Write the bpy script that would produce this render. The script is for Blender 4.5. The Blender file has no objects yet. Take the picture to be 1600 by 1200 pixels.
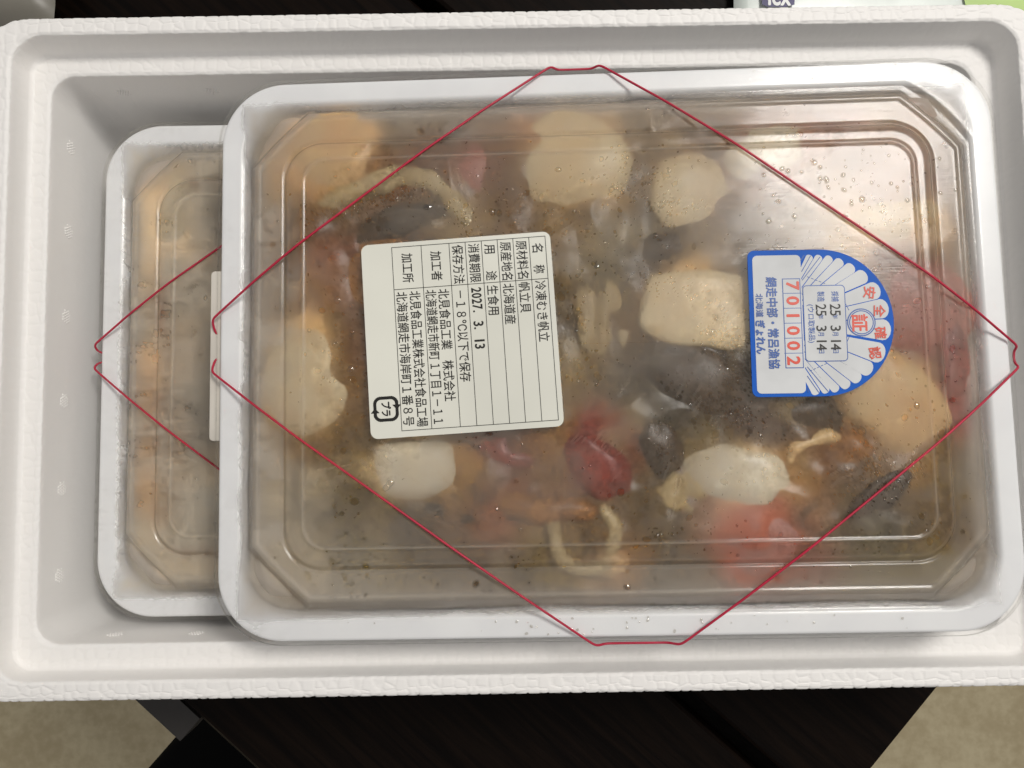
import bpy, bmesh, math, random
import numpy as np
from mathutils import Vector, Matrix, noise as mnoise

S = 0.001                      # everything below is written in millimetres
scn = bpy.context.scene
COL = scn.collection
R = math.radians

# ------------------------------------------------------------------ camera
cam_d = bpy.data.cameras.new('camera'); cam = bpy.data.objects.new('camera', cam_d); COL.objects.link(cam)
cam_d.sensor_width = 36; cam_d.lens = 36 * 1209 / 1600
cam_d.clip_start = 0.01; cam_d.clip_end = 20
cam.location = (0, 0, 0.358)
cam.rotation_mode = 'XYZ'
cam.rotation_euler = (R(4.2), 0, R(-0.9))
scn.camera = cam

# ------------------------------------------------------------------ light
w = bpy.data.worlds.new('World'); scn.world = w; w.use_nodes = True
bg = w.node_tree.nodes['Background']
bg.inputs['Color'].default_value = (1.0, .975, .96, 1); bg.inputs['Strength'].default_value = 0.35

ld = bpy.data.lights.new('ceiling_lamp', 'AREA'); ld.shape = 'DISK'; ld.size = 0.42; ld.energy = 14.5
ld.color = (1.0, 0.962, 0.91)
lamp = bpy.data.objects.new('ceiling_lamp', ld); COL.objects.link(lamp)
ldir = Vector((0.336, 0.339, 0.879)).normalized()
lamp.location = Vector((0.117, 0.095, 0.099)) + ldir * 1.5
lamp.rotation_euler = ldir.to_track_quat('Z', 'Y').to_euler()

scn.view_settings.view_transform = 'Standard'; scn.view_settings.look = 'None'
scn.view_settings.exposure = 0; scn.view_settings.gamma = 1
cy = scn.cycles
cy.max_bounces = 10; cy.diffuse_bounces = 3; cy.glossy_bounces = 2; cy.transmission_bounces = 5
cy.transparent_max_bounces = 16; cy.volume_bounces = 2
cy.use_denoising = True; cy.use_adaptive_sampling = True; cy.adaptive_threshold = 0.03
cy.caustics_reflective = False

# ------------------------------------------------------------------ helpers
def lin(h):
    h = h.lstrip('#'); o = []
    for i in (0, 2, 4):
        c = int(h[i:i+2], 16) / 255
        o.append(c / 12.92 if c <= .04045 else ((c + .055) / 1.055) ** 2.4)
    return (*o, 1)

class NT:
    def __init__(s, name):
        s.m = bpy.data.materials.new(name); s.m.use_nodes = True
        s.t = s.m.node_tree; s.t.nodes.clear(); s.out = s.n('ShaderNodeOutputMaterial')
    def n(s, typ, **kw):
        nd = s.t.nodes.new(typ)
        for k, v in kw.items():
            if k.startswith('i_'):
                key = k[2:].replace('_', ' ')
                nd.inputs[key].default_value = v
            else: setattr(nd, k, v)
        return nd
    def l(s, a, b): s.t.links.new(a, b)
    def coord(s, scale=(1, 1, 1), loc=(0, 0, 0), rot=(0, 0, 0)):
        tc = s.n('ShaderNodeTexCoord'); mp = s.n('ShaderNodeMapping')
        mp.inputs['Scale'].default_value = scale; mp.inputs['Location'].default_value = loc; mp.inputs['Rotation'].default_value = rot
        s.l(tc.outputs['Object'], mp.inputs['Vector']); return mp.outputs['Vector']
    def noise(s, vec, scale, detail=3, rough=.5, dist=0.0):
        nd = s.n('ShaderNodeTexNoise'); nd.inputs['Scale'].default_value = scale; nd.inputs['Detail'].default_value = detail
        nd.inputs['Roughness'].default_value = rough; nd.inputs['Distortion'].default_value = dist
        s.l(vec, nd.inputs['Vector']); return nd.outputs['Fac']
    def vor(s, vec, scale, feature='F1', rnd=1.0):
        nd = s.n('ShaderNodeTexVoronoi', feature=feature); nd.inputs['Scale'].default_value = scale; nd.inputs['Randomness'].default_value = rnd
        s.l(vec, nd.inputs['Vector']); return nd
    def mr(s, val, a, b, c=0.0, d=1.0, smooth=True):
        nd = s.n('ShaderNodeMapRange', interpolation_type='SMOOTHSTEP' if smooth else 'LINEAR')
        for i, v in enumerate((a, b, c, d)): nd.inputs[i + 1].default_value = v
        s.l(val, nd.inputs[0]); return nd.outputs[0]
    def math(s, op, a, b=None, clamp=False):
        nd = s.n('ShaderNodeMath', operation=op, use_clamp=clamp)
        for i, v in enumerate((a, b)):
            if v is None: continue
            if isinstance(v, (int, float)): nd.inputs[i].default_value = v
            else: s.l(v, nd.inputs[i])
        return nd.outputs[0]
    def mixc(s, fac, a, b):
        nd = s.n('ShaderNodeMix', data_type='RGBA')
        if isinstance(fac, (int, float)): nd.inputs['Factor'].default_value = fac
        else: s.l(fac, nd.inputs['Factor'])
        for k, v in ((6, a), (7, b)):
            if isinstance(v, tuple): nd.inputs[k].default_value = v
            else: s.l(v, nd.inputs[k])
        return nd.outputs[2]
    def mixs(s, fac, a, b):
        nd = s.n('ShaderNodeMixShader')
        if isinstance(fac, (int, float)): nd.inputs[0].default_value = fac
        else: s.l(fac, nd.inputs[0])
        s.l(a, nd.inputs[1]); s.l(b, nd.inputs[2]); return nd.outputs[0]
    def bump(s, h, strength, dist):
        nd = s.n('ShaderNodeBump'); nd.inputs['Strength'].default_value = strength; nd.inputs['Distance'].default_value = dist
        s.l(h, nd.inputs['Height']); return nd.outputs['Normal']
    def principled(s, col, rough=.5, normal=None, **kw):
        p = s.n('ShaderNodeBsdfPrincipled')
        if isinstance(col, tuple): p.inputs['Base Color'].default_value = col
        else: s.l(col, p.inputs['Base Color'])
        if isinstance(rough, (int, float)): p.inputs['Roughness'].default_value = rough
        else: s.l(rough, p.inputs['Roughness'])
        if normal is not None: s.l(normal, p.inputs['Normal'])
        for k, v in kw.items(): p.inputs[k.replace('_', ' ')].default_value = v
        return p.outputs[0]
    def schlick(s, f0, gain=1.0):
        g = s.n('ShaderNodeNewGeometry'); d = s.n('ShaderNodeVectorMath', operation='DOT_PRODUCT')
        s.l(g.outputs['Incoming'], d.inputs[0]); s.l(g.outputs['Normal'], d.inputs[1])
        c = s.math('SUBTRACT', 1.0, s.math('ABSOLUTE', d.outputs['Value']), clamp=True)
        p = s.math('MULTIPLY', s.math('POWER', c, 5.0), 1 - f0)
        return s.math('MULTIPLY', s.math('ADD', p, f0), gain, clamp=True)
    def done(s, sh): s.l(sh, s.out.inputs['Surface']); return s.m

def mesh_np(name, V, F, smooth=True):
    """V in millimetres (n,3); F list of faces or (m,4) array"""
    me = bpy.data.meshes.new(name)
    V = np.asarray(V, np.float32) * S
    if isinstance(F, np.ndarray):
        k = F.shape[1]
        me.vertices.add(len(V)); me.vertices.foreach_set('co', V.ravel())
        me.loops.add(F.size); me.loops.foreach_set('vertex_index', F.astype(np.int32).ravel())
        me.polygons.add(len(F)); me.polygons.foreach_set('loop_start', np.arange(0, F.size, k, dtype=np.int32))
        me.update(calc_edges=True)
    else:
        me.from_pydata(V.tolist(), [], F)
    me.polygons.foreach_set('use_smooth', np.full(len(me.polygons), smooth))
    me.update(); return me

def obj(name, me, mat=None, parent=None, loc=None, rot=None):
    o = bpy.data.objects.new(name, me); COL.objects.link(o)
    if mat is not None and not me.materials: me.materials.append(mat)
    if loc is not None: o.location = Vector(loc) * S
    if rot is not None: o.rotation_euler = rot
    if parent is not None: o.parent = parent
    return o
def empty(name, loc=(0, 0, 0), rot=(0, 0, 0)):
    o = bpy.data.objects.new(name, None); COL.objects.link(o); o.empty_display_size = .02
    o.location = Vector(loc) * S; o.rotation_euler = rot; return o
def tag(o, label=None, cat=None, group=None, kind=None):
    if label: o['label'] = label
    if cat: o['category'] = cat
    if group: o['group'] = group
    if kind: o['kind'] = kind
    return o

def ring(x0, x1, y0, y1, r, nx, ny, nc, m=0.0):
    """rounded (m=0) or chamfered (m=1) rectangle, counter-clockwise, 2*(nx+ny)+4*nc points"""
    P = []
    def side(a, b, n):
        for i in range(n): t = i / n; P.append((a[0] + (b[0] - a[0]) * t, a[1] + (b[1] - a[1]) * t))
    def corner(cx, cy_, a0):
        s_ = (cx + r * math.cos(a0), cy_ + r * math.sin(a0)); e = (cx + r * math.cos(a0 + math.pi / 2), cy_ + r * math.sin(a0 + math.pi / 2))
        for i in range(nc):
            t = i / nc; a = a0 + t * math.pi / 2
            ax, ay = cx + r * math.cos(a), cy_ + r * math.sin(a)
            lx, ly = s_[0] + (e[0] - s_[0]) * t, s_[1] + (e[1] - s_[1]) * t
            P.append((ax + (lx - ax) * m, ay + (ly - ay) * m))
    side((x1, y0 + r), (x1, y1 - r), ny); corner(x1 - r, y1 - r, 0)
    side((x1 - r, y1), (x0 + r, y1), nx); corner(x0 + r, y1 - r, math.pi / 2)
    side((x0, y1 - r), (x0, y0 + r), ny); corner(x0 + r, y0 + r, math.pi)
    side((x0 + r, y0), (x1 - r, y0), nx); corner(x1 - r, y0 + r, 1.5 * math.pi)
    return np.array(P)

def loft(rings):
    """rings: list of (n,3) arrays -> V, quads"""
    n = len(rings[0]); V = np.vstack(rings); i = np.arange(n); j = (i + 1) % n; F = []
    for k in range(len(rings) - 1):
        a = k * n; b = a + n
        F.append(np.stack([a + i, a + j, b + j, b + i], 1))
    return V, np.vstack(F)

def round_profile(pts, seg=5):
    """pts: (d, z, radius): polyline with filleted corners -> list of (d, z)"""
    out = []
    for k, p in enumerate(pts):
        if k in (0, len(pts) - 1) or p[2] <= 0: out.append((p[0], p[1])); continue
        a = Vector(pts[k - 1][:2]); b = Vector(p[:2]); c = Vector(pts[k + 1][:2])
        l1, l2 = (a - b).length, (c - b).length; q = min(p[2], l1 * .48, l2 * .48)
        s_ = b + (a - b) / l1 * q; e = b + (c - b) / l2 * q
        for i in range(seg + 1):
            t = i / seg; v = s_ * (1 - t) ** 2 + b * 2 * t * (1 - t) + e * t * t
            out.append((v.x, v.y))
    return out

def tube(path, rad, sides=8, closed=False):
    P = [Vector(p) for p in path]; n = len(P); V = []; F = []
    up = None
    for i in range(n):
        if closed: t = (P[(i + 1) % n] - P[i - 1])
        else: t = P[min(i + 1, n - 1)] - P[max(i - 1, 0)]
        t.normalize()
        if up is None: up = t.orthogonal().normalized()
        up = (up - t * up.dot(t)).normalized(); b = t.cross(up)
        r = rad[i] if hasattr(rad, '__len__') else rad
        for k in range(sides):
            a = 2 * math.pi * k / sides; V.append(P[i] + (up * math.cos(a) + b * math.sin(a)) * r)
    for i in range(n if closed else n - 1):
        a = i * sides; c = ((i + 1) % n) * sides
        for k in range(sides): F.append((a + k, a + (k + 1) % sides, c + (k + 1) % sides, c + k))
    if not closed:
        F.append(tuple(range(sides))[::-1]); F.append(tuple(range((n - 1) * sides, n * sides)))
    return [tuple(v) for v in V], F

def box_vf(x0, x1, y0, y1, z0, z1):
    V = [(x, y, z) for z in (z0, z1) for x, y in ((x0, y0), (x1, y0), (x1, y1), (x0, y1))]
    return V, [(3, 2, 1, 0), (4, 5, 6, 7), (0, 1, 5, 4), (1, 2, 6, 5), (2, 3, 7, 6), (3, 0, 4, 7)]

class Join:
    def __init__(s): s.V = []; s.F = []
    def add(s, V, F):
        k = len(s.V); s.V += [tuple(v) for v in V]; s.F += [tuple(i + k for i in f) for f in F]
    def obj(s, name, mat, parent=None, smooth=True, **kw): return obj(name, mesh_np(name, s.V, s.F, smooth), mat, parent, **kw)

# ------------------------------------------------------------------ materials
def m_foam():
    n = NT('white_foam'); v = n.coord()
    a = n.noise(v, 1000, 1, .6)
    return n.done(n.principled(lin('#f9f7f4'), .5, n.bump(a, .10, .0003), Specular_IOR_Level=.3))
def m_tray():
    n = NT('white_tray_plastic'); v = n.coord(); a = n.noise(v, 300, 3)
    col = n.mixc(n.mr(n.noise(v, 60, 4), .3, .75), lin('#f4f5f7'), lin('#fafbfc'))
    return n.done(n.principled(col, .38, n.bump(a, .08, .0005)))
def m_lid(name, frost):
    n = NT(name)
    at = n.n('ShaderNodeAttribute', attribute_name='fog'); hz = at.outputs['Fac']
    streak = n.noise(n.coord(scale=(.03, 1, 1)), 2600, 1, .6)
    nor = n.bump(streak, .09, .0003)
    tr = n.n('ShaderNodeBsdfTransparent'); tr.inputs[0].default_value = (.98, .98, .975, 1)
    gl = n.n('ShaderNodeBsdfGlossy'); gl.inputs['Roughness'].default_value = .20 if frost < .5 else .25; n.l(nor, gl.inputs['Normal'])
    gl2 = n.n('ShaderNodeBsdfGlossy'); gl2.inputs['Roughness'].default_value = .06; n.l(nor, gl2.inputs['Normal'])
    gmix = n.mixs(.35, gl.outputs[0], gl2.outputs[0])
    f2 = n.schlick(.04, .72)
    df = n.n('ShaderNodeBsdfDiffuse'); df.inputs[0].default_value = lin('#d6cdbf' if frost < .5 else '#e6dcca')
    tl = n.n('ShaderNodeBsdfTranslucent'); tl.inputs[0].default_value = lin('#d6cdbf' if frost < .5 else '#e6dcca')
    fog = n.mixs(.4, df.outputs[0], tl.outputs[0])
    rf = n.n('ShaderNodeBsdfRefraction'); rf.inputs['Roughness'].default_value = .55; rf.inputs['IOR'].default_value = 1.12
    clr = n.mixs(n.mr(hz, .03, .15, .0, .86), tr.outputs[0], rf.outputs[0])       # fogged film also blurs what lies behind it
    body = n.mixs(hz, clr, fog)
    return n.done(n.mixs(f2, body, gmix))
def m_water():
    n = NT('clear_water_drop')
    tr = n.n('ShaderNodeBsdfTransparent'); tr.inputs[0].default_value = (.86, .84, .80, 1)
    gl = n.n('ShaderNodeBsdfGlossy'); gl.inputs['Roughness'].default_value = .04
    return n.done(n.mixs(n.schlick(.04, 3.0), tr.outputs[0], gl.outputs[0]))
def m_plain(name, col, rough=.5, bs=0, bsc=300, **kw):
    n = NT(name); v = n.coord(); c = lin(col) if isinstance(col, str) else col
    a = n.noise(v, bsc, 3)
    c2 = tuple(x * .86 for x in c[:3]) + (1,)
    return n.done(n.principled(n.mixc(n.mr(n.noise(v, bsc * .2, 3), .3, .7), c2, c), rough, n.bump(a, bs, .0005) if bs else None, **kw))
def m_meat(name, c1, c2, c3, scale=60, rough=.42, seed=0):
    """flesh: two tones in soft patches plus a third in small blotches and fibres"""
    n = NT(name); v = n.coord(loc=(seed, seed, seed))
    a = n.mr(n.noise(v, scale, 4, .55, .6), .32, .68)
    b = n.mr(n.noise(v, scale * 2.3, 4, .6, 1.0), .56, .78)
    fib = n.noise(n.coord(scale=(1, 1, .15)), 700, 3)
    col = n.mixc(n.math('MULTIPLY', b, .7), n.mixc(a, lin(c1), lin(c2)), lin(c3))
    return n.done(n.principled(col, rough, n.bump(n.math('ADD', fib, a), .12, .0005), Subsurface_Weight=.0))
def m_broth(name, col, dens, absorb):
    n = NT(name)
    vs = n.n('ShaderNodeVolumeScatter'); vs.inputs['Color'].default_value = col; vs.inputs['Density'].default_value = dens; vs.inputs['Anisotropy'].default_value = .2
    va = n.n('ShaderNodeVolumeAbsorption'); va.inputs['Color'].default_value = (.55, .42, .25, 1); va.inputs['Density'].default_value = absorb
    ad = n.n('ShaderNodeAddShader'); n.l(vs.outputs[0], ad.inputs[0]); n.l(va.outputs[0], ad.inputs[1])
    n.l(ad.outputs[0], n.out.inputs['Volume']); return n.m
def m_wood():
    n = NT('dark_brown_wood'); v = n.coord(scale=(.05, 1, 1))
    g = n.noise(v, 260, 5, .6, .5); g2 = n.noise(n.coord(scale=(.08, 1, 1)), 1500, 3, .6)
    col = n.mixc(n.mr(g, .3, .7), lin('#060302'), lin('#140c07'))
    rough = n.mr(g2, .3, .7, .32, .55)
    return n.done(n.principled(col, rough, n.bump(n.math('ADD', g, n.math('MULTIPLY', g2, .5)), .2, .0006), Specular_IOR_Level=.08))
def m_floor():
    n = NT('beige_floor'); v = n.coord()
    a = n.noise(v, 14, 4, .6); b = n.noise(v, 90, 3)
    col = n.mixc(n.mr(n.math('ADD', n.math('MULTIPLY', a, .6), n.math('MULTIPLY', b, .4)), .35, .65), lin('#b3a482'), lin('#c9bc9a'))
    return n.done(n.principled(col, .6))

FOAM, TRAY = m_foam(), m_tray()
LID_U, LID_L = m_lid('fogged_clear_plastic', 0.0), m_lid('frosted_clear_plastic', 1.0)
WATER = m_water()
BAND = m_plain('red_rubber', '#c21f42', .45, .1, 900)
PAPER = m_plain('label_paper', '#eeeee2', .4, .25, 70)
INK = m_plain('black_ink', '#15140f', .5)
BLUE = m_plain('blue_print', '#0d60c8', .5, Specular_IOR_Level=.2)
BLUEINK = m_plain('blue_ink', '#1f56a8', .4)
BADGEWHITE = m_plain('silver_white_print', '#dddfe0', .5, Specular_IOR_Level=.2)
RED = m_plain('orange_red_print', '#e0482c', .4)
WOOD, FLOOR = m_wood(), m_floor()

# ================================================================== SETTING
V, F = box_vf(-3000, 3000, -3000, 3000, -760, -700)
tag(obj('floor', mesh_np('floor', V, F, False), FLOOR), kind='structure')

# ---- table: boards along e1, turned 42 degrees to the box
table = tag(empty('table', (0, 0, 0), (0, 0, R(-42))), 'dark brown wooden table of grooved boards under the white foam box', 'table')
def board(y0, y1, x0=-900, x1=217):
    pr = round_profile([(x0, 0, 0), (x0, 1, 0)])
    V = []; c = 1.6
    for (x, y, z) in ((x0, y0 + c, 0), (x1, y0 + c, 0), (x1, y1 - c, 0), (x0, y1 - c, 0),
                      (x0, y0, -c), (x1, y0, -c), (x1, y1, -c), (x0, y1, -c),
                      (x0, y0, -22), (x1, y0, -22), (x1, y1, -22), (x0, y1, -22)): V.append((x, y, z))
    F = [(0, 1, 2, 3), (4, 5, 1, 0), (5, 6, 2, 1), (6, 7, 3, 2), (7, 4, 0, 3), (8, 9, 5, 4), (9, 10, 6, 5), (10, 11, 7, 6), (11, 8, 4, 7), (11, 10, 9, 8)]
    obj('board', mesh_np('board', V, F, False), WOOD, table)
for y0, y1 in ((-186, -39.5), (-31.5, 128), (136, 296), (304, 464), (472, 632)): board(y0, y1)
EDGE = m_plain('grey_edge_strip', '#2e2b29', .6)
V, F = box_vf(-900, -24, -200, -187, -21, -1.5)
o = obj('edge_strip', mesh_np('edge_strip', V, F, False), EDGE, table); o['label'] = 'grey strip along the left edge of the table'
V, F = box_vf(-880, 200, -150, 600, -46, -22.5)
obj('under_frame', mesh_np('under_frame', V, F, False), WOOD, table)
for lx, ly in ((-860, -130), (-860, 560), (150, -110), (150, 560)):
    V, F = box_vf(lx - 25, lx + 25, ly - 25, ly + 25, -700, -46.5); obj('leg', mesh_np('leg', V, F, False), WOOD, table)

# ---- black seat below the lower left edge of the table
seat = tag(empty('chair', (-140, -310, -700), (0, 0, R(-42))), 'black chair seat showing below the lower edge of the table', 'chair')
BLACK = m_plain('black_fabric', '#030303', .85, Specular_IOR_Level=.1)
rs = []
for d, z in round_profile([(40, 400, 0), (0, 400, 6), (0, 445, 14), (40, 452, 0)]):
    p = ring(-150 + d, 210 - d, -230 + d, 130 - d, 42 - d * .3, 6, 6, 8); rs.append(np.c_[p, np.full(len(p), z)])
V, F = loft(rs); F = [tuple(f) for f in F]; n_ = len(rs[0]); F.append(tuple(range(len(V) - n_, len(V)))); F.append(tuple(range(n_))[::-1])
obj('seat', mesh_np('seat', V, F, True), BLACK, seat)
for lx in (-120, 180):
    for ly in (-200, 100):
        V, F = tube([(lx, ly, 0), (lx, ly, 402)], 14, 10); obj('leg', mesh_np('leg', V, F), BLACK, seat)

# ================================================================== FOAM BOX
def voronoi_f(P, s, seed=0, jit=.5):
    g = np.floor(P / s).astype(np.int64); f1 = np.full(len(P), 1e9); f2 = f1.copy()
    for dx in (-1, 0, 1):
        for dy in (-1, 0, 1):
            for dz in (-1, 0, 1):
                c = g + np.array([dx, dy, dz])
                h = (c[:, 0] * 73856093) ^ (c[:, 1] * 19349663) ^ (c[:, 2] * 83492791) ^ (seed * 7919)
                h = h & 0x7fffffff
                j = []
                for k in range(3):
                    h = (h * 1103515245 + 12345) & 0x7fffffff
                    j.append(((h >> 8) & 0xffff) / 65535.0)
                q = (c + .5 + (np.stack(j, 1) - .5) * jit) * s
                d = np.linalg.norm(q - P, axis=1)
                m = d < f1; f2 = np.where(m, f1, np.minimum(f2, d)); f1 = np.where(m, d, f1)
    return f1, f2

def lerp4(a, b, t): return tuple(x + (y - x) * t for x, y in zip(a, b))
foam = tag(empty('foam_box', (0, 35, 0)), 'open white foam box with beaded rim holding both trays', 'foam box')
# (x0, x1, y0, y1) of the characteristic rectangles
OB = (-191, 196, -81, 152); OT = (-198, 203.5, -88, 159.3)
RI = (-182.8, 189.4, -81, 152.4); LF = (-182.4, 187.6, -80.3, 150.6)
CT = (-174.8, 179.0, -71.4, 142.4); CB = (-171.8, 176, -70.6, 139.4)
prof = []   # (rect, corner radius, z, bead strength)
def seg(r0, rr0, z0, r1, rr1, z1, step, bead):
    L = max(abs(z1 - z0), max(abs(a - b) for a, b in zip(r0, r1))); n = max(1, int(round(L / step)))
    for i in range(n): t = i / n; prof.append((lerp4(r0, r1, t), rr0 + (rr1 - rr0) * t, z0 + (z1 - z0) * t, bead))
def inset(r, d): return (r[0] + d, r[1] - d, r[2] + d, r[3] - d)
seg(OB, 24, .2, lerp4(OB, OT, .6), 24, 52, 13, .3)
seg(lerp4(OB, OT, .6), 24, 52, OT, 21, 80.6, .6, 1.3)
seg(OT, 21, 80.6, inset(OT, .45), 20.6, 81.6, .3, 1.5)
seg(inset(OT, .45), 20.6, 81.6, inset(OT, 1.4), 19.6, 82, .3, 1.3)
seg(inset(OT, 1.4), 19.6, 82, inset(RI, -1.2), 12, 82, .42, 1)
seg(inset(RI, -1.2), 12, 82, inset(RI, -.2), 11.2, 81.4, .35, .8)
seg(inset(RI, -.2), 11.2, 81.4, RI, 11, 80.4, .35, .5)
seg(RI, 11, 80.4, LF, 8, 71.2, .7, .35)
seg(LF, 8, 71.2, inset(LF, 1.0), 7, 70, .5, .4)
seg(inset(LF, 1.0), 7, 70, inset(CT, -1.2), 9, 70, .45, .8)
seg(inset(CT, -1.2), 9, 70, inset(CT, -.2), 9.2, 69.4, .35, .6)
seg(inset(CT, -.2), 9.2, 69.4, CT, 9, 68.4, .35, .4)
seg(CT, 9, 68.4, CB, 11, 22, 1.1, .2)
seg(CB, 11, 22, inset(CB, 1.5), 10, 19.6, .7, .05)
prof.append((inset(CB, 4), 8, 19.4, .05)); prof.append((inset(CB, 60), 4, 19.4, 0))
NX, NY, NC = 760, 460, 40
rings_ = []; bead = []
for rc, rr_, z, b in prof:
    p = ring(*rc, rr_, NX, NY, NC); rings_.append(np.c_[p, np.full(len(p), z)]); bead.append(np.full(len(p), b))
V, F = loft(rings_); bead = np.concatenate(bead)
V[:, 1] -= 35
nR, nP = len(rings_), len(rings_[0])
G = V.reshape(nR, nP, 3)
du = np.roll(G, -1, 1) - np.roll(G, 1, 1); dv = np.gradient(G, axis=0)
N = np.cross(du, dv); N /= np.maximum(np.linalg.norm(N, axis=2, keepdims=True), 1e-9); N = N.reshape(-1, 3)
f1, f2 = voronoi_f(V + np.array([0.7, 1.3, 0.4]), 4.1, 3)
e = np.clip((f2 - f1) / 1.3, 0, 1); dome = 1 - (1 - e) ** 2
gap = np.clip(1 - (f2 - f1) / .6, 0, 1) ** 1.5
disp = bead * (dome * .15 - .08 - gap * .16)
V = V + N * disp[:, None]
k = len(V); n0 = nP
F = np.asarray(F)
me = mesh_np('foam_body', V, F, True)
obj('foam_body', me, FOAM, foam)
# floor panel of the cavity and underside
V2, F2 = box_vf(-130, 132, -45, 45, 19.0, 19.39); obj('cavity_floor', mesh_np('cavity_floor', V2, F2, False), FOAM, foam)
p = ring(*OB, 24, 8, 6, 8); Vb = np.c_[p[:, 0], p[:, 1] - 35, np.full(len(p), .25)]
obj('underside', mesh_np('underside', Vb, [tuple(range(len(p)))], False), FOAM, foam)
# moulded vent marks: little clusters of dots on the cavity walls
rnd = random.Random(4)
J = Join()
for iy in range(-2, 3):
    for iz in range(-2, 3):
        if abs(iy) + abs(iz) > 3: continue
        y, z = iy * 1.05 + (iz % 2) * .5, iz * 1.05
        Vd = [(0.55, y, z)]; Fd = []
        for q in range(6): a = q * math.pi / 3; Vd.append((0.2, y + .42 * math.cos(a), z + .42 * math.sin(a)))
        for q in range(6): a = q * math.pi / 3; Vd.append((-.5, y + .46 * math.cos(a), z + .46 * math.sin(a)))
        for q in range(6): Fd.append((0, 1 + q, 1 + (q + 1) % 6)); Fd.append((1 + q, 7 + q, 7 + (q + 1) % 6, 1 + (q + 1) % 6))
        J.add(Vd, Fd)
vent = mesh_np('vent_mark', J.V, J.F, True); vent.materials.append(FOAM)
xw = lambda z: CT[0] + (68.4 - z) / 46.4 * 3.0
for y in (119, 85, 51, 18, -16, -49): obj('vent_mark', vent, None, foam, (xw(57) - .1, y - 35, 57))
for x in (-154, -118.5): obj('vent_mark', vent, None, foam, (x, CT[3] - .72 - 35 + .1, 57), (0, 0, R(-90)))
for x in (-152, -121): obj('vent_mark', vent, None, foam, (x, CT[2] + .2 - 35 - .1, 57), (0, 0, R(90)))

# ================================================================== TRAYS
HL, HW = 138.4, 100.4
ZT = 7.0
def chm(d):      # how chamfered the lid corner is at inset d
    if d < 5: return 0.0
    if d < 10: return (d - 5) / 5 * .88
    if d < 19: return .88
    if d < 25: return .88 * (25 - d) / 6
    return 0.0
def crad(d):
    if d < 10: return 24 - .25 * d
    if d < 19: return 21.5 - (d - 10) * .45
    if d < 26: return 17.4 - (d - 19) * .55
    return max(6.5, 13.5 - (d - 26) * .75)
LIDP = [(-1.0, -3.6, 0), (-.6, -3.4, .2), (-.1, -.2, .8), (1.0, .15, .6), (8.6, .15, .7), (9.6, -.5, .5), (12.2, -.5, .6), (15.2, 4.5, .9), (16.6, 4.7, .5), (17.6, 4.3, .6),
        (24.6, 4.3, .8), (25.6, 3.7, .4), (27.4, 6.6, .8), (29.2, ZT, .8), (32.0, ZT - .1, .5), (33.0, ZT + .45, .4), (34.0, ZT, .5), (38, ZT, 0)]
def lid_height(d):
    q = [(a, b) for a, b, _ in LIDP]
    return float(np.interp(d, [a for a, _ in q], [b for _, b in q]))
NLX, NLY, NLC = 400, 270, 30
def lid_mesh(dense=1.0):
    nx, ny, nc = int(NLX * dense), int(NLY * dense), int(NLC * max(dense, .6))
    rs = []
    q = round_profile(LIDP, 4); q2 = [q[0]]
    for a, b in zip(q, q[1:]):                     # keep rings at most .6 mm apart
        n = max(1, int(math.ceil(math.dist(a, b) / (.6 / dense))))
        q2 += [(a[0] + (b[0] - a[0]) * i / n, a[1] + (b[1] - a[1]) * i / n) for i in range(1, n + 1)]
    q2 += [(d, ZT) for d in np.arange(38.5, 100.1, .5 / dense)] + [(100.38, ZT)]
    for d, z in q2:
        p = ring(-HL + d, HL - d, -HW + d, HW - d, min(crad(d), max(.1, HW - d - .05)), nx, ny, nc, chm(d)); rs.append(np.c_[p, np.full(len(p), z)])
    V, F = loft(rs); D = np.repeat([d for d, _ in q2], len(rs[0]))
    return V, np.asarray(F), D
# ---- fog on the inside of a lid, as an opacity map on a .3 mm grid
GX, GY, GS = 960, 700, .3
def vnoise(rs_, cell, ax=1.0, ay=1.0):
    nx, ny = int(GX * GS / (cell * ax)) + 3, int(GY * GS / (cell * ay)) + 3
    L = rs_.random((ny, nx)); x = np.arange(GX) * GS / (cell * ax); y = np.arange(GY) * GS / (cell * ay)
    xi, yi = x.astype(int), y.astype(int); fx, fy = x - xi, y - yi; fx = fx * fx * (3 - 2 * fx); fy = (fy * fy * (3 - 2 * fy))[:, None]
    a = L[yi][:, xi] * (1 - fx) + L[yi][:, xi + 1] * fx; b = L[yi + 1][:, xi] * (1 - fx) + L[yi + 1][:, xi + 1] * fx
    return a * (1 - fy) + b * fy
def fbm(rs_, cell, oct_=4, ax=1.0, ay=1.0):
    t = 0; w_ = 1; tot = 0
    for o in range(oct_): t = t + w_ * vnoise(rs_, cell / 2 ** o, ax, ay); tot += w_; w_ *= .55
    return t / tot
def sst(x, a, b): t = np.clip((x - a) / (b - a), 0, 1); return t * t * (3 - 2 * t)
GXX, GYY = np.meshgrid((np.arange(GX) - GX / 2) * GS, (np.arange(GY) - GY / 2) * GS)
GD = np.minimum(HL - np.abs(GXX), HW - np.abs(GYY))
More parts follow.
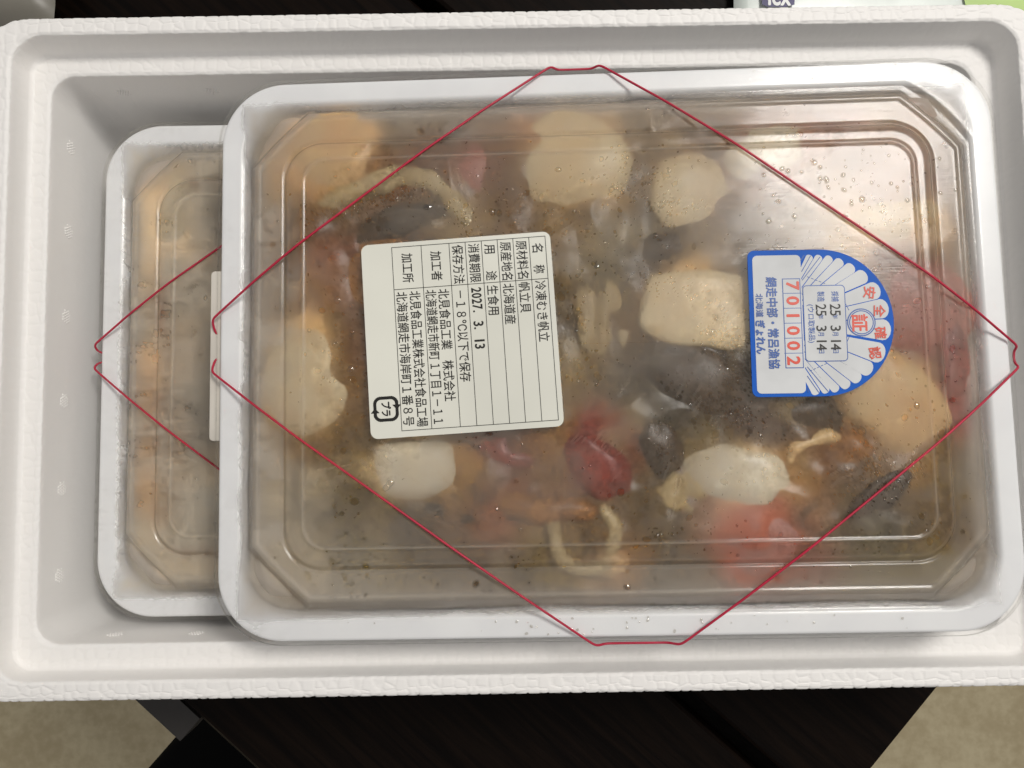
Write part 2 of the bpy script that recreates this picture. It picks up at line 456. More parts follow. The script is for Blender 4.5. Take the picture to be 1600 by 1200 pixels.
def stamp(mask, x, y, r, el=1.0, th=0.0, val=1.0, soft=.25):
    R_ = int(r * max(el, 1) / GS) + 3; ix, iy = int(round(x / GS + GX / 2)), int(round(y / GS + GY / 2))
    x0, x1, y0, y1 = max(ix - R_, 0), min(ix + R_ + 1, GX), max(iy - R_, 0), min(iy + R_ + 1, GY)
    if x0 >= x1 or y0 >= y1: return
    dx, dy = GXX[y0:y1, x0:x1] - x, GYY[y0:y1, x0:x1] - y
    u, v = (dx * math.cos(th) + dy * math.sin(th)) / el, -dx * math.sin(th) + dy * math.cos(th)
    d = np.hypot(u, v); mask[y0:y1, x0:x1] = np.maximum(mask[y0:y1, x0:x1], val * (1 - sst(d, r * (1 - soft), r * (1 + soft))))
def fog_upper():
    rs_ = np.random.default_rng(5); rg = random.Random(5)
    f = .08 + .14 * sst(fbm(rs_, 30, 5), .40, .64) + .045 * sst(fbm(rs_, 3, 3), .35, .75)
    f += .16 * (sst(GD, 14, 18) - sst(GD, 26, 29)) * (.3 + 1.0 * fbm(rs_, 12, 4))
    w_ = 1 - sst(GXX, -124, -98); f += w_ * (.10 + .34 * sst(fbm(rs_, 7, 5), .42, .68))
    f += .20 * (1 - sst(GYY, -80, -40)) * (1 - sst(GXX, -95, -45)) + .10 * (1 - sst(GYY, -84, -66)) * (.4 + fbm(rs_, 18, 4))
    f *= sst(GD, 7, 16) * .93 + .07
    clear = np.zeros_like(f); dl = []
    gate = sst(fbm(rs_, 26, 3), .42, .62)
    def g(x, y): return gate[min(GY - 1, max(0, int(y / GS + GY / 2))), min(GX - 1, max(0, int(x / GS + GX / 2)))]
    for i in range(9000):
        x, y = rg.uniform(-122, 122), rg.uniform(-84, 84)
        if rg.random() > .10 + .9 * g(x, y): continue
        if x < -95 and rg.random() < .7: continue
        r = rg.choice((.16, .2, .24, .28, .34, .45)) * rg.uniform(.8, 1.2)
        if rg.random() < .05: r = rg.uniform(.6, 1.2)
        stamp(clear, x, y, r, rg.uniform(1, 1.5), rg.uniform(0, 3.14), rg.uniform(.5, 1)); 
        if rg.random() < .16: dl.append((x, y, r))
    for i in range(70):      # bigger wet drops, thickest at the upper right
        x, y, r = rg.gauss(82, 15), rg.gauss(54, 8), rg.choice((.3, .4, .5, .7, .9)); dl.append((x, y, r)); stamp(clear, x, y, r, 1.2, rg.uniform(0, 3), .6)
    for i in range(45): dl.append((rg.gauss(10, 45), -HW + rg.uniform(2.4, 7.8), rg.choice((.2, .28, .36, .5))))
    for i in range(14): dl.append((rg.uniform(40, 125), HW - rg.uniform(2.4, 7.8), rg.choice((.25, .35, .45))))
    # dense dark specks along a few runs
    for (x, y, sx, sy, th, n) in ((-78, 52, 24, 3, .25, 240), (-50, 46, 5, 10, .6, 120), (16, 22, 18, 6, -.4, 170), (42, -6, 7, 13, .3, 330), (40, -25, 14, 4, -.2, 190), (92, -50, 14, 4, .6, 150), (16, -34, 4, 9, .1, 120), (25, 47, 10, 5, 0, 90), (85, -44, 8, 5, .3, 90), (10, 55, 12, 10, .2, 110), (55, 28, 10, 8, 0, 120)):
        for i in range(n):
            u, v = rg.gauss(0, sx * .5), rg.gauss(0, sy * .5); xx, yy = x + u * math.cos(th) - v * math.sin(th), y + u * math.sin(th) + v * math.cos(th)
            r = rg.choice((.16, .2, .25, .32)); stamp(clear, xx, yy, r, rg.uniform(1, 1.8), rg.uniform(0, 3.1), 1)
            if rg.random() < .3: dl.append((xx, yy, r))
    f = f * (1 - .92 * clear)
    # scuffs and frost flecks
    sc_ = np.zeros_like(f)
    for (x, y, th, L, n) in ((-78, -38, -.62, 7, 14), (-58, -52, -.62, 9, 12), (-95, -42, .2, 5, 10), (-10, 40, .4, 8, 5), (30, -22, .9, 6, 9), (-5, -36, .8, 5, 16), (78, -45, .5, 9, 8), (-30, 48, -.3, 10, 3), (20, -48, 1.2, 6, 8), (-82, 45, .4, 5, 10), (60, 50, 0, 12, 10)):
        for i in range(n):
            a = th + rg.gauss(0, .12); x_, y_ = x + rg.gauss(0, 4), y + rg.gauss(0, 4); l_ = L * rg.uniform(.2, 1)
            for t in np.linspace(-.5, .5, max(2, int(l_ / .25))): stamp(sc_, x_ + l_ * t * math.cos(a), y_ + l_ * t * math.sin(a), .16, 1, 0, rg.uniform(.3, .8))
    return np.clip(f + .35 * sc_, 0, .8), dl
def fog_lower():
    rs_ = np.random.default_rng(9); rg = random.Random(9)
    f = .15 + .26 * sst(fbm(rs_, 16, 5), .38, .66) + .12 * sst(fbm(rs_, 2.0, 3), .3, .7)
    fe = fbm(rs_, 2.2, 4, 3.2, .55); fe2 = fbm(rs_, 2.2, 4, .55, 3.2); side = sst(np.abs(GYY) - HW - (np.abs(GXX) - HL), -6, 6)
    fe = fe * (1 - side) + fe2 * side
    f += .16 * sst(fe, .45, .68) * (1 - sst(GD, 30, 44)) - .16 * sst(fbm(rs_, 9, 4), .55, .72) * (1 - sst(GD, 36, 50))
    f *= sst(GD, 7, 15) * .92 + .08
    clear = np.zeros_like(f); dl = []
    for i in range(260):
        x, y = rg.uniform(-122, -60), rg.uniform(-84, 84); r = rg.choice((.25, .35, .5, .8)); stamp(clear, x, y, r, rg.uniform(1, 2), rg.uniform(0, 3), rg.uniform(.4, .9), .4)
        if rg.random() < .3: dl.append((x, y, r * .7))
    for x, y, r in ((-97, 46, 2.2), (-92, 38, 1.6), (-100, 52, 2.5), (-88, -22, 3.2), (-97, 12, 1.4), (-94, 4, 1.8), (-101, 70, 3)): stamp(clear, x, y, r, 1.6, rg.uniform(0, 3), .8, .6)
    return np.clip(f * (1 - .8 * clear), 0, .92), dl
def lid_obj_mesh(name, fog, dense):
    V, F, D = lid_mesh(dense)
    me = mesh_np(name, V, F, True)
    fx = np.clip(V[:, 0] / GS + GX / 2, 0, GX - 1.01); fy = np.clip(V[:, 1] / GS + GY / 2, 0, GY - 1.01)
    ix, iy = fx.astype(int), fy.astype(int); tx, ty = fx - ix, fy - iy
    val = (fog[iy, ix] * (1 - tx) + fog[iy, ix + 1] * tx) * (1 - ty) + (fog[iy + 1, ix] * (1 - tx) + fog[iy + 1, ix + 1] * tx) * ty
    val = np.clip(val + .26 * np.exp(-((D - 33.1) / .35) ** 2) + .20 * np.exp(-((D - 16.7) / .4) ** 2) + .10 * np.exp(-((D - 27.6) / .3) ** 2), 0, .95)
    at = me.attributes.new('fog', 'FLOAT', 'POINT'); at.data.foreach_set('value', val.astype(np.float32)); return me
TD = 29.5
def tray_mesh():
    P = [(20.5, -TD, 0), (18, -TD + .4, 1.5), (8.2, -2.2, 1), (1.9, -2.0, .5), (1.6, -3.0, .2), (1.2, -3.0, .2), (1.2, -.9, .5), (2.0, -.35, .5), (8.4, -.35, 1), (9.6, -1.6, 1), (19.2, -TD + 1.4, 2.5), (30, -TD + .9, 0)]
    rs = []
    for d, z in round_profile(P, 4):
        r = 23.5 - .55 * d if d < 25 else 8
        p = ring(-HL + d, HL - d, -HW + d, HW - d, r, 10, 8, 14); rs.append(np.c_[p, np.full(len(p), z)])
    V, F = loft(rs); F = [tuple(f) for f in F]; n_ = len(rs[0])
    F.append(tuple(range(len(V) - n_, len(V)))); F.append(tuple(range(n_))[::-1])
    return mesh_np('tray_body', V, F, True)
def broth_mesh():
    P = [(20.5, -TD + 2.2, 0), (10.9, -2.4, 1), (15.8, 2.6, 1), (18, 3.7, .8), (26, 3.8, .8), (29.5, 6.3, .8), (60, 6.3, 0)]
    rs = []
    for d, z in round_profile(P, 3):
        p = ring(-HL + d, HL - d, -HW + d, HW - d, max(8, 22 - .5 * d), 6, 5, 8); rs.append(np.c_[p, np.full(len(p), z)])
    V, F = loft(rs); F = [tuple(f) for f in F]; n_ = len(rs[0])
    F.append(tuple(range(len(V) - n_, len(V)))); F.append(tuple(range(n_))[::-1])
    return mesh_np('frozen_broth', V, F, True)
TRAYM, BROTHM = tray_mesh(), broth_mesh()

POSE = {'upper': ((34.1, 32.5, 90.0), (R(-.7), R(-1.75), R(.35))), 'lower': ((-27.4, 32.4, 48.95), (0, 0, 0))}
def local(which):
    l_, r_ = POSE[which]
    from mathutils import Euler
    return Matrix.Translation(Vector(l_)) @ Euler(r_, 'XYZ').to_matrix().to_4x4()

def drops(name, dl, seed, parent, mat):
    rg = random.Random(seed); J = Join()
    for xx, yy, r in dl:
        d = min(HL - abs(xx), HW - abs(yy))
        if not 2.2 < d < 8 and (d < 17.8 or 24 < d < 34.8): continue
        if parent is lid_u and (abs(xx + 50.7) < 37 and abs(yy - 4.2) < 37 or abs(xx - 70.6) < 25.5 and abs(yy - 5.2) < 26.5): continue
        z = lid_height(d) + .03; h = r * .28; el = rg.uniform(.8, 1.5); th = rg.uniform(0, 3.14)
        Vd = [(xx, yy, z + h)]
        for rr_, zz in ((.6, .72), (1, 0)):
            for q in range(7):
                t = q * 2 * math.pi / 7; u, v_ = r * rr_ * math.cos(t) * el, r * rr_ * math.sin(t)
                Vd.append((xx + u * math.cos(th) - v_ * math.sin(th), yy + u * math.sin(th) + v_ * math.cos(th), z + h * zz))
        J.add(Vd, [(0, 1 + q, 1 + (q + 1) % 7) for q in range(7)] + [(1 + q, 8 + q, 8 + (q + 1) % 7, 1 + (q + 1) % 7) for q in range(7)])
    o = J.obj(name, mat, parent); o['kind'] = 'stuff'; return o

def build_tray(which, label, lidmat):
    l_, r_ = POSE[which]
    root = tag(empty('food_tray', l_, r_), label, 'food tray', 'lidded trays of frozen scallops')
    obj('tray_body', TRAYM, TRAY, root)
    fog, dl = fog_upper() if which == 'upper' else fog_lower()
    lid = obj('lid', lid_obj_mesh('lid', fog, 1.0 if which == 'upper' else .75), lidmat, root)
    return root, lid, dl
up, lid_u, dl_u = build_tray('upper', 'upper white tray with fogged clear lid bearing paper label and blue sticker', LID_U)
lo, lid_l, dl_l = build_tray('lower', 'lower white tray with frosted lid, half hidden under the other tray', LID_L)
drops('condensation_drops', dl_u, 11, lid_u, WATER)
drops('condensation_drops', dl_l, 12, lid_l, WATER)
# pull tab on the upper lid's west edge
rs = []
for d, z in round_profile([(0, -3.4, 0), (0, -2.6, .2), (.6, -2.5, 0)]):
    p = ring(-141.6 + d, -136.5 - d, -30 + d, 31 - d, 1.4, 3, 8, 4); rs.append(np.c_[p, np.full(len(p), z)])
V, F = loft(rs); F = [tuple(f) for f in F]; n_ = len(rs[0]); F.append(tuple(range(len(V) - n_, len(V)))); F.append(tuple(range(n_))[::-1])
TABM = m_plain('milky_plastic', '#ded8cd', .4)
obj('pull_tab', mesh_np('pull_tab', V, F), TABM, lid_u)

# frozen broth in each tray (murky ice the scallops sit in)
BRU = m_broth('murky_frozen_broth', (.66, .50, .30, 1), 45, 40)
BRL = m_broth('frosty_frozen_broth', (.90, .80, .62, 1), 150, 20)
o = obj('frozen_broth', BROTHM, BRU, None, *POSE['upper']); tag(o, 'murky brown frozen broth around the scallops in the upper tray', 'frozen broth', kind='stuff')
b2 = BROTHM.copy(); b2.materials.clear()
o = obj('frozen_broth', b2, BRL, None, *POSE['lower']); tag(o, 'pale frosty frozen broth in the lower tray', 'frozen broth', kind='stuff')

# ================================================================== RUBBER BANDS
def band(which, hooks, label):
    """hooks: W(a,b) N(a,b) E(a,b) S(a,b) along each flange edge, given in tray coordinates, clockwise from W"""
    E_ = 1.75
    pts = []
    def over(a, b):
        a, b = Vector(a), Vector(b); n = 120; t = np.linspace(0, 1, n)
        hs = []
        for q in t:
            p = a.lerp(b, float(q)); d = min(HL - abs(p.x), HW - abs(p.y)); hs.append(max(lid_height(max(d, -1)) , -2.2 if d < 0 else -9) + .75)
        hs[0] = hs[-1] = .1
        # upper hull
        H = []
        for i in range(n):
            while len(H) >= 2:
                (x1, y1), (x2, y2) = H[-2], H[-1]
                if (y2 - y1) * (t[i] - x1) <= (hs[i] - y1) * (x2 - x1): H.pop()
                else: break
            H.append((t[i], hs[i]))
        hx, hy = zip(*H)
        for q in np.linspace(0, 1, 60): p = a.lerp(b, float(q)); pts.append((p.x, p.y, float(np.interp(q, hx, hy))))
    def under(a, b, nrm, hug):
        a, b, nrm = Vector(a), Vector(b), Vector(nrm)
        for q, off, z in (((.1, -.35, -2.6), (.9, -.35, -2.6)) if hug else ((.05, -.1, -1.0), (.26, -.35, -2.6), (.36, -4.4, -5.0), (.64, -4.4, -5.0), (.74, -.35, -2.6), (.95, -.1, -1.0))):
            p = a.lerp(b, q) + nrm * off; pts.append((p.x, p.y, z))
    (w0, w1), (n0_, n1), (e0, e1), (s0, s1) = hooks
    W = lambda y: (-HL - E_, y); Nn = lambda x: (x, HW + E_); Ee = lambda y: (HL + E_, y); Ss = lambda x: (x, -HW - E_)
    over(W(w1), Nn(n0_)); under(Nn(n0_), Nn(n1), (0, 1), True); over(Nn(n1), Ee(e0)); under(Ee(e0), Ee(e1), (1, 0), True)
    over(Ee(e1), Ss(s0)); under(Ss(s0), Ss(s1), (0, -1), True); over(Ss(s1), W(w0)); under(W(w0), W(w1), (-1, 0), False)
    # smooth the turns
    P = np.array(pts + pts[:1]); L = np.r_[0, np.cumsum(np.linalg.norm(np.diff(P, axis=0), axis=1))]; n = int(L[-1] / .9); t = np.linspace(0, L[-1], n, endpoint=False)
    P = np.stack([np.interp(t, L, P[:, i]) for i in range(3)], 1)
    for _ in range(5): P = (np.roll(P, 1, 0) + 2 * P + np.roll(P, -1, 0)) / 4
    V, F = tube(P, .41, 8, closed=True)
    o = obj('rubber_band', mesh_np('rubber_band', V, F), BAND, None, *POSE[which])
    return tag(o, label, 'rubber band', 'red bands hooked round the trays')
band('upper', ((-5.5, 12.8), (-17.1, -.3), (-4.0, -10.5), (20.8, -7.2)), 'red rubber band in a diamond across the upper tray lid')
band('lower', ((-.6, 8.4), (-6, 6), (4, -4), (6, -6)), 'red rubber band across the frosted lid of the lower tray')

# ================================================================== STICKERS
def glyphs(txt):
    c = bpy.data.curves.new('t', 'FONT'); c.body = txt; c.size = 1; c.resolution_u = 3
    o = bpy.data.objects.new('t', c); COL.objects.link(o)
    me = bpy.data.meshes.new_from_object(o.evaluated_get(bpy.context.evaluated_depsgraph_get()))
    V = np.array([v.co[:] for v in me.vertices]); F = [tuple(p.vertices) for p in me.polygons]
    bpy.data.objects.remove(o); bpy.data.curves.remove(c); bpy.data.meshes.remove(me)
    return V, F
def put(J, txt, u0, u1, vc, h, z, bold=0.0, kind='cjk', rot=0):
    """text between u0 and u1 (reading direction), centred on vc, glyph height h"""
    V, F = glyphs(txt)
    if not len(V): return
    V = V.copy(); x0, x1 = V[:, 0].min(), V[:, 0].max(); y0, y1 = V[:, 1].min(), V[:, 1].max()
    sx = (u1 - u0) / max(x1 - x0, 1e-6)
    if kind == 'cjk': sy = h / .9; yc = .37
    else:
        sy = h / (y1 - y0); yc = (y0 + y1) / 2; s2 = min(sx, sy * 1.05); u0 = (u0 + u1) / 2 - s2 * (x1 - x0) / 2; sx = s2
    X = (V[:, 0] - x0) * sx + u0; Y = (V[:, 1] - yc) * sy + vc
    if rot:
        cx, cy_ = (u0 + u1) / 2, vc; a = R(rot)
        X, Y = cx + (X - cx) * math.cos(a) - (Y - cy_) * math.sin(a), cy_ + (X - cx) * math.sin(a) + (Y - cy_) * math.cos(a)
    b = bold * h
    for i, (dx, dy) in enumerate(((0, 0), (1, 0), (-1, 0), (0, 1), (0, -1), (.7, .7), (-.7, -.7))[:7 if b > .06 else 5 if b else 1]):
        J.add(np.c_[X + dx * b, Y + dy * b, np.full(len(X), z + i * .003)], F)
def bar(J, x0, y0, x1, y1, w_, z):
    a, b = Vector((x0, y0)), Vector((x1, y1)); t = (b - a).normalized(); n = Vector((-t.y, t.x)) * w_ / 2; a = a - t * w_ / 2; b = b + t * w_ / 2
    J.add([(a.x + n.x, a.y + n.y, z), (a.x - n.x, a.y - n.y, z), (b.x - n.x, b.y - n.y, z), (b.x + n.x, b.y + n.y, z)], [(0, 1, 2, 3)])
def poly(J, pts, z): J.add([(x, y, z) for x, y in pts], [tuple(range(len(pts)))])
def strip(J, pts, w_, z):
    for a, b in zip(pts, pts[1:]): bar(J, *a, *b, w_, z)

# ---- white paper label (text frame: u to the right = reading direction, v up)
LW, LH = 67.2, 65.6
lab = tag(empty('paper_label', (0, 0, 0)), 'white paper label with ruled black Japanese text on the upper tray lid', 'label')
rs = []
for d, z in ((0, 0), (0, .16), (.05, .2)):
    p = ring(-LW / 2 + d, LW / 2 - d, -LH / 2 + d, LH / 2 - d, 2.6, 3, 3, 7); rs.append(np.c_[p, np.full(len(p), z)])
V, F = loft(rs); F = [tuple(f) for f in F]; n_ = len(rs[0]); F.append(tuple(range(len(V) - n_, len(V)))); F.append(tuple(range(n_))[::-1])
obj('paper', mesh_np('paper', V, F, False), PAPER, lab)
uo = lambda u: u - LW / 2
vo = lambda v: LH / 2 - v
zt = .26
J = Join()
cols = [1.8, 7.4, 12.9, 18.3, 23.8, 29.4, 35.0, 44.7, 54.9]
for v in cols: bar(J, uo(1.6), vo(v), uo(65.0), vo(v), .21, zt)
for u in (1.6, 16.4, 65.0): bar(J, uo(u), vo(cols[0]), uo(u), vo(cols[-1]), .21, zt)
J.obj('ruled_lines', INK, lab, False)
J = Join()
rows = [('名', 3.9, 7.0, 4.6), ('称', 11.5, 14.4, 4.6), ('原材料名', 2.6, 15.8, 10.15), ('原産地名', 2.6, 15.9, 15.6), ('用', 3.0, 6.2, 21.05), ('途', 12.4, 15.6, 21.05),
        ('消費期限', 2.4, 15.9, 26.6), ('保存方法', 2.4, 15.9, 32.2), ('加工者', 4.0, 14.2, 39.8), ('加工所', 4.0, 14.2, 49.8),
        ('冷凍むき帆立', 17.0, 38.0, 4.6), ('帆立貝', 17.2, 27.6, 10.15), ('北海道産', 17.2, 31.2, 15.6), ('生食用', 17.4, 27.6, 21.05),
        ('－１８℃以下で保存', 18.4, 49.8, 32.2), ('北見食品工業　株式会社', 17.4, 56.0, 37.9), ('北海道網走市新町', 17.4, 41.6, 42.3), ('１丁目１－１１', 43.0, 63.4, 42.3),
        ('北見食品工業株式会社食品工場', 17.4, 64.0, 47.8), ('北海道網走市海岸町１番８号', 17.4, 63.4, 52.4)]
for t, u0, u1, v in rows: put(J, t, uo(u0), uo(u1), vo(v), 3.75, zt, .010)
x = 17.6
for ch in '2027. 3. 13':
    if ch != ' ': put(J, ch, uo(x + (.2 if ch != '1' else .45)), uo(x + (.9 if ch == '.' else 1.75 if ch != '1' else 1.5)), vo(26.6) - (1.25 if ch == '.' else 0), 3.3 if ch != '.' else .65, zt, .03, 'num')
    x += 1.95
J.obj('printed_text', INK, lab, False)
# recycling mark: two bent arrows round the word for plastic
J = Join()
cx, cy_, q = uo(57.2), vo(59.9), 3.75
def arrow(sg):
    pts = []
    for a, b in ((-.55, 1), (.45, 1)): pts.append((a * q, b * q))
    for i in range(1, 6): t = math.pi / 2 - i * math.pi / 12; pts.append((.45 * q + .55 * q * math.cos(t), .45 * q + .55 * q * math.sin(t)))
    pts += [(q, .45 * q), (q, -.45 * q)]
    for i in range(1, 6): t = -i * math.pi / 12; pts.append((.45 * q + .55 * q * math.cos(t), -.45 * q + .55 * q * math.sin(t)))
    pts.append((.25 * q, -q))
    pts = [(cx + sg * x, cy_ + sg * y) for x, y in pts]
    for i, (a, b) in enumerate(zip(pts, pts[1:])): bar(J, *a, *b, 1.05, zt + .002 * i)
    tip = (.0, -q); hd = [(-.12 * q, -q), (.34 * q, -.6 * q), (.34 * q, -1.4 * q)]
    poly(J, [(cx + sg * x, cy_ + sg * y) for x, y in hd], zt + .05)
arrow(1); arrow(-1)
put(J, 'プラ', cx - 2.3, cx + 2.4, cy_, 3.2, zt, .035)
J.obj('recycling_mark', INK, lab, False)
lab.parent = None
lab.matrix_world = Matrix.Scale(1, 4)
M = local('upper') @ Matrix.Translation(Vector((-50.7, 4.2, ZT + .06))) @ Matrix.Rotation(R(-87.3), 4, 'Z')
lab.location = M.to_translation() * S; lab.rotation_euler = M.to_euler()

# ---- blue badge sticker (shell shape)
K = .0494
def bz(x, y):      # sticker artwork measured on a 1244 px grid -> (u, v) mm about its centre
    return ((y - 602) * K, ((x - 115 - (y - 95) * .0246) * K) - 23.5)
bad = tag(empty('shell_sticker', (0, 0, 0)), 'blue and white shell-shaped certification sticker on the upper tray lid', 'sticker')
def outline(inset_, n=40):
    hw, hb = 25.0 - inset_, 24.2 - inset_; v0 = -23.4 + inset_; r = max(.3, 2.2 - inset_ * .5); vm = .4
    pts = [(-hw + r * (1 - math.cos(t)), v0 + r * (1 - math.sin(t))) for t in np.linspace(0, math.pi / 2, 7)]
    pts += [(hw - r * (1 - math.cos(t)), v0 + r * (1 - math.sin(t))) for t in np.linspace(math.pi / 2, 0, 7)]
    pts += [(hw * math.cos(t), vm + hb * math.sin(t)) for t in np.linspace(0, math.pi, n)]
    return pts
o_ = outline(0); n_ = len(o_)
V = [(x, y, 0) for x, y in o_] + [(x, y, .16) for x, y in o_]
F = [(i, (i + 1) % n_, n_ + (i + 1) % n_, n_ + i) for i in range(n_)] + [tuple(range(n_, 2 * n_)), tuple(range(n_))[::-1]]
obj('backing', mesh_np('backing', V, F, False), BLUE, bad)
# white petals, base field and date panel
J = Join(); z1, z2, z3, z4, z5 = .20, .24, .28, .32, .36
tips = [(540, 152), (603, 156), (672, 165), (742, 190), (815, 232), (893, 292), (970, 390), (1018, 515), (1026, 660), (985, 815), (912, 922), (840, 985), (768, 1030), (697, 1057), (632, 1066), (565, 1076)]
Pv = bz(300, 602)
tp = [bz(*t) for t in tips]
angs = [math.atan2(b - Pv[1], a - Pv[0]) for a, b in tp]
for i, (tx, ty) in enumerate(tp):
    d = Vector((tx - Pv[0], ty - Pv[1])); L = d.length; d.normalize(); nrm = Vector((-d.y, d.x))
    gaps = [abs(angs[i] - angs[j]) for j in (i - 1, i + 1) if 0 <= j < len(angs)]
    hw = sum(gaps) / len(gaps) * .5 * L * .98 if gaps else 2
    hw = min(hw, 3.6); lw = .17
    e0 = .34 * L
    pts = [Vector(Pv) + d * e0 - nrm * (hw * e0 / L - lw), Vector(Pv) + d * (L) - nrm * (hw - lw * .3)]
    for t in np.linspace(-math.pi / 2, math.pi / 2, 9)[1:-1]: pts.append(Vector(Pv) + d * (L + (hw) * .75 * math.cos(t)) + nrm * (hw - lw * .3) * math.sin(t))
    pts += [Vector(Pv) + d * (L) + nrm * (hw - lw * .3), Vector(Pv) + d * e0 + nrm * (hw * e0 / L - lw)]
    poly(J, [(p.x, p.y) for p in pts], z1)
J.obj('petals', BADGEWHITE, bad, False)
J = Join()
p0, p1 = bz(150, 132), bz(492, 1085)
rr2 = ring(p0[0], p1[0], p0[1], bz(490, 602)[1], 1.6, 2, 2, 6); poly(J, rr2.tolist(), z2)
J.obj('white_field', BADGEWHITE, bad, False)
# date panel and circle: blue outlines then white fill
def frame(x0, y0, x1, y1, r, lw, JB, JW, zb, zw):
    a, b = bz(x0, (y0 + y1) / 2), bz(x1, (y0 + y1) / 2); u0, u1 = (y0 - 602) * K, (y1 - 602) * K
    poly(JB, ring(u0, u1, a[1], b[1], r, 2, 2, 6).tolist(), zb)
    poly(JW, ring(u0 + lw, u1 - lw, a[1] + lw, b[1] - lw, max(.1, r - lw), 2, 2, 6).tolist(), zw)
JB, JW = Join(), Join()
frame(494, 345, 782, 872, 1.4, .3, JB, JW, z2 + .02, z3 + .02)
frame(358, 295, 482, 915, .15, .3, JB, JW, z2 + .03, z3 + .03)
for i in range(1, 6):
    y = 295 + i * 620 / 6; a, b = bz(362, y), bz(479, y); bar(JB, *a, *b, .22, z4)
c0 = bz(882, 607)
for r_, jj, z in ((4.75, JB, z3), (4.35, JW, z3 + .02), (4.1, JB, z3 + .04), (3.75, JW, z3 + .06)):
    poly(jj, [(c0[0] + r_ * math.cos(t), c0[1] + r_ * math.sin(t)) for t in np.linspace(0, 2 * math.pi, 40)[:-1]], z)
for (a, b) in (((525, 285), (655, 340)), ((775, 470), (803, 525)), ((805, 690), (783, 740)), ((530, 935), (655, 880))):
    for i in range(5):
        t0, t1 = i / 5, (i + .5) / 5
        bar(JB, *bz(a[0] + (b[0] - a[0]) * t0, a[1] + (b[1] - a[1]) * t0), *bz(a[0] + (b[0] - a[0]) * t1, a[1] + (b[1] - a[1]) * t1), .22, z2)
# short ray lines running into the white field
for a, b in (((505, 135), (480, 172)), ((548, 140), (487, 247)), ((612, 150), (490, 307)), ((515, 1078), (512, 1047)), ((585, 1080), (512, 970)), ((648, 1075), (514, 908))):
    bar(JB, *bz(*a), *bz(*b), .26, z2 + .015)
JB.obj('blue_outlines', BLUEINK, bad, False); JW.obj('white_panels', BADGEWHITE, bad, False)
JT = Join()
def pt(J, t, x, y0, y1, hpx, bold=.01, kind='cjk', rot=0, z=z5):
    a, b = bz(x, y0), bz(x, y1); v = bz(x, (y0 + y1) / 2)[1]; put(J, t, a[0], b[0], v, hpx * K, z, bold, kind, rot)
pt(JT, '網走中部・常呂漁協', 284, 285, 915, 72, .025)
pt(JT, '北海道', 195, 398, 560, 48, .02); pt(JT, 'ぎょれん', 200, 585, 812, 62, .05)
for x, t in ((708, '採捕'), (612, '製造')):
    pt(JT, t, x, 390, 460, 48, .01); pt(JT, '年', x - 2, 546, 580, 34, .01); pt(JT, '月', x - 2, 668, 696, 40, .01); pt(JT, '日', x - 2, 785, 815, 38, .01)
pt(JT, '(ウロ取製品)', 545, 478, 742, 44, .01)
JT.obj('blue_text', BLUEINK, bad, False)
JT = Join()
for x in (708, 612):
    pt(JT, '2', x, 478, 516, 70, .005, 'num', z=z5 + .02); pt(JT, '5', x, 520, 558, 70, .005, 'num', z=z5 + .02); pt(JT, '3', x, 626, 664, 68, .01, 'num', z=z5 + .02)
    pt(JT, '1', x, 722, 744, 66, .01, 'num', z=z5 + .02); pt(JT, '4', x, 752, 794, 66, .02, 'num', z=z5 + .02)
JT.obj('black_date_text', INK, bad, False)
JT = Join()
for i, ch in enumerate('701002'):
    y = 295 + (i + .5) * 620 / 6; wd = 56 if ch != '1' else 34; pt(JT, ch, 422 + i * 0, y - wd / 2, y + wd / 2, 82, .045, 'num')
for ch, x, y, rt in (('安', 940, 402, -8), ('全', 1005, 530, -3), ('確', 1008, 680, 3), ('認', 968, 818, 7)): pt(JT, ch, x, y - 40, y + 40, 78, .02, 'cjk', rt)
pt(JT, '証', 870, 553, 667, 105, .03)
JT.obj('red_text', RED, bad, False)
M = local('upper') @ Matrix.Translation(Vector((70.6, 5.2, ZT + .06))) @ Matrix.Rotation(R(-90.6), 4, 'Z')
bad.location = M.to_translation() * S; bad.rotation_euler = M.to_euler()

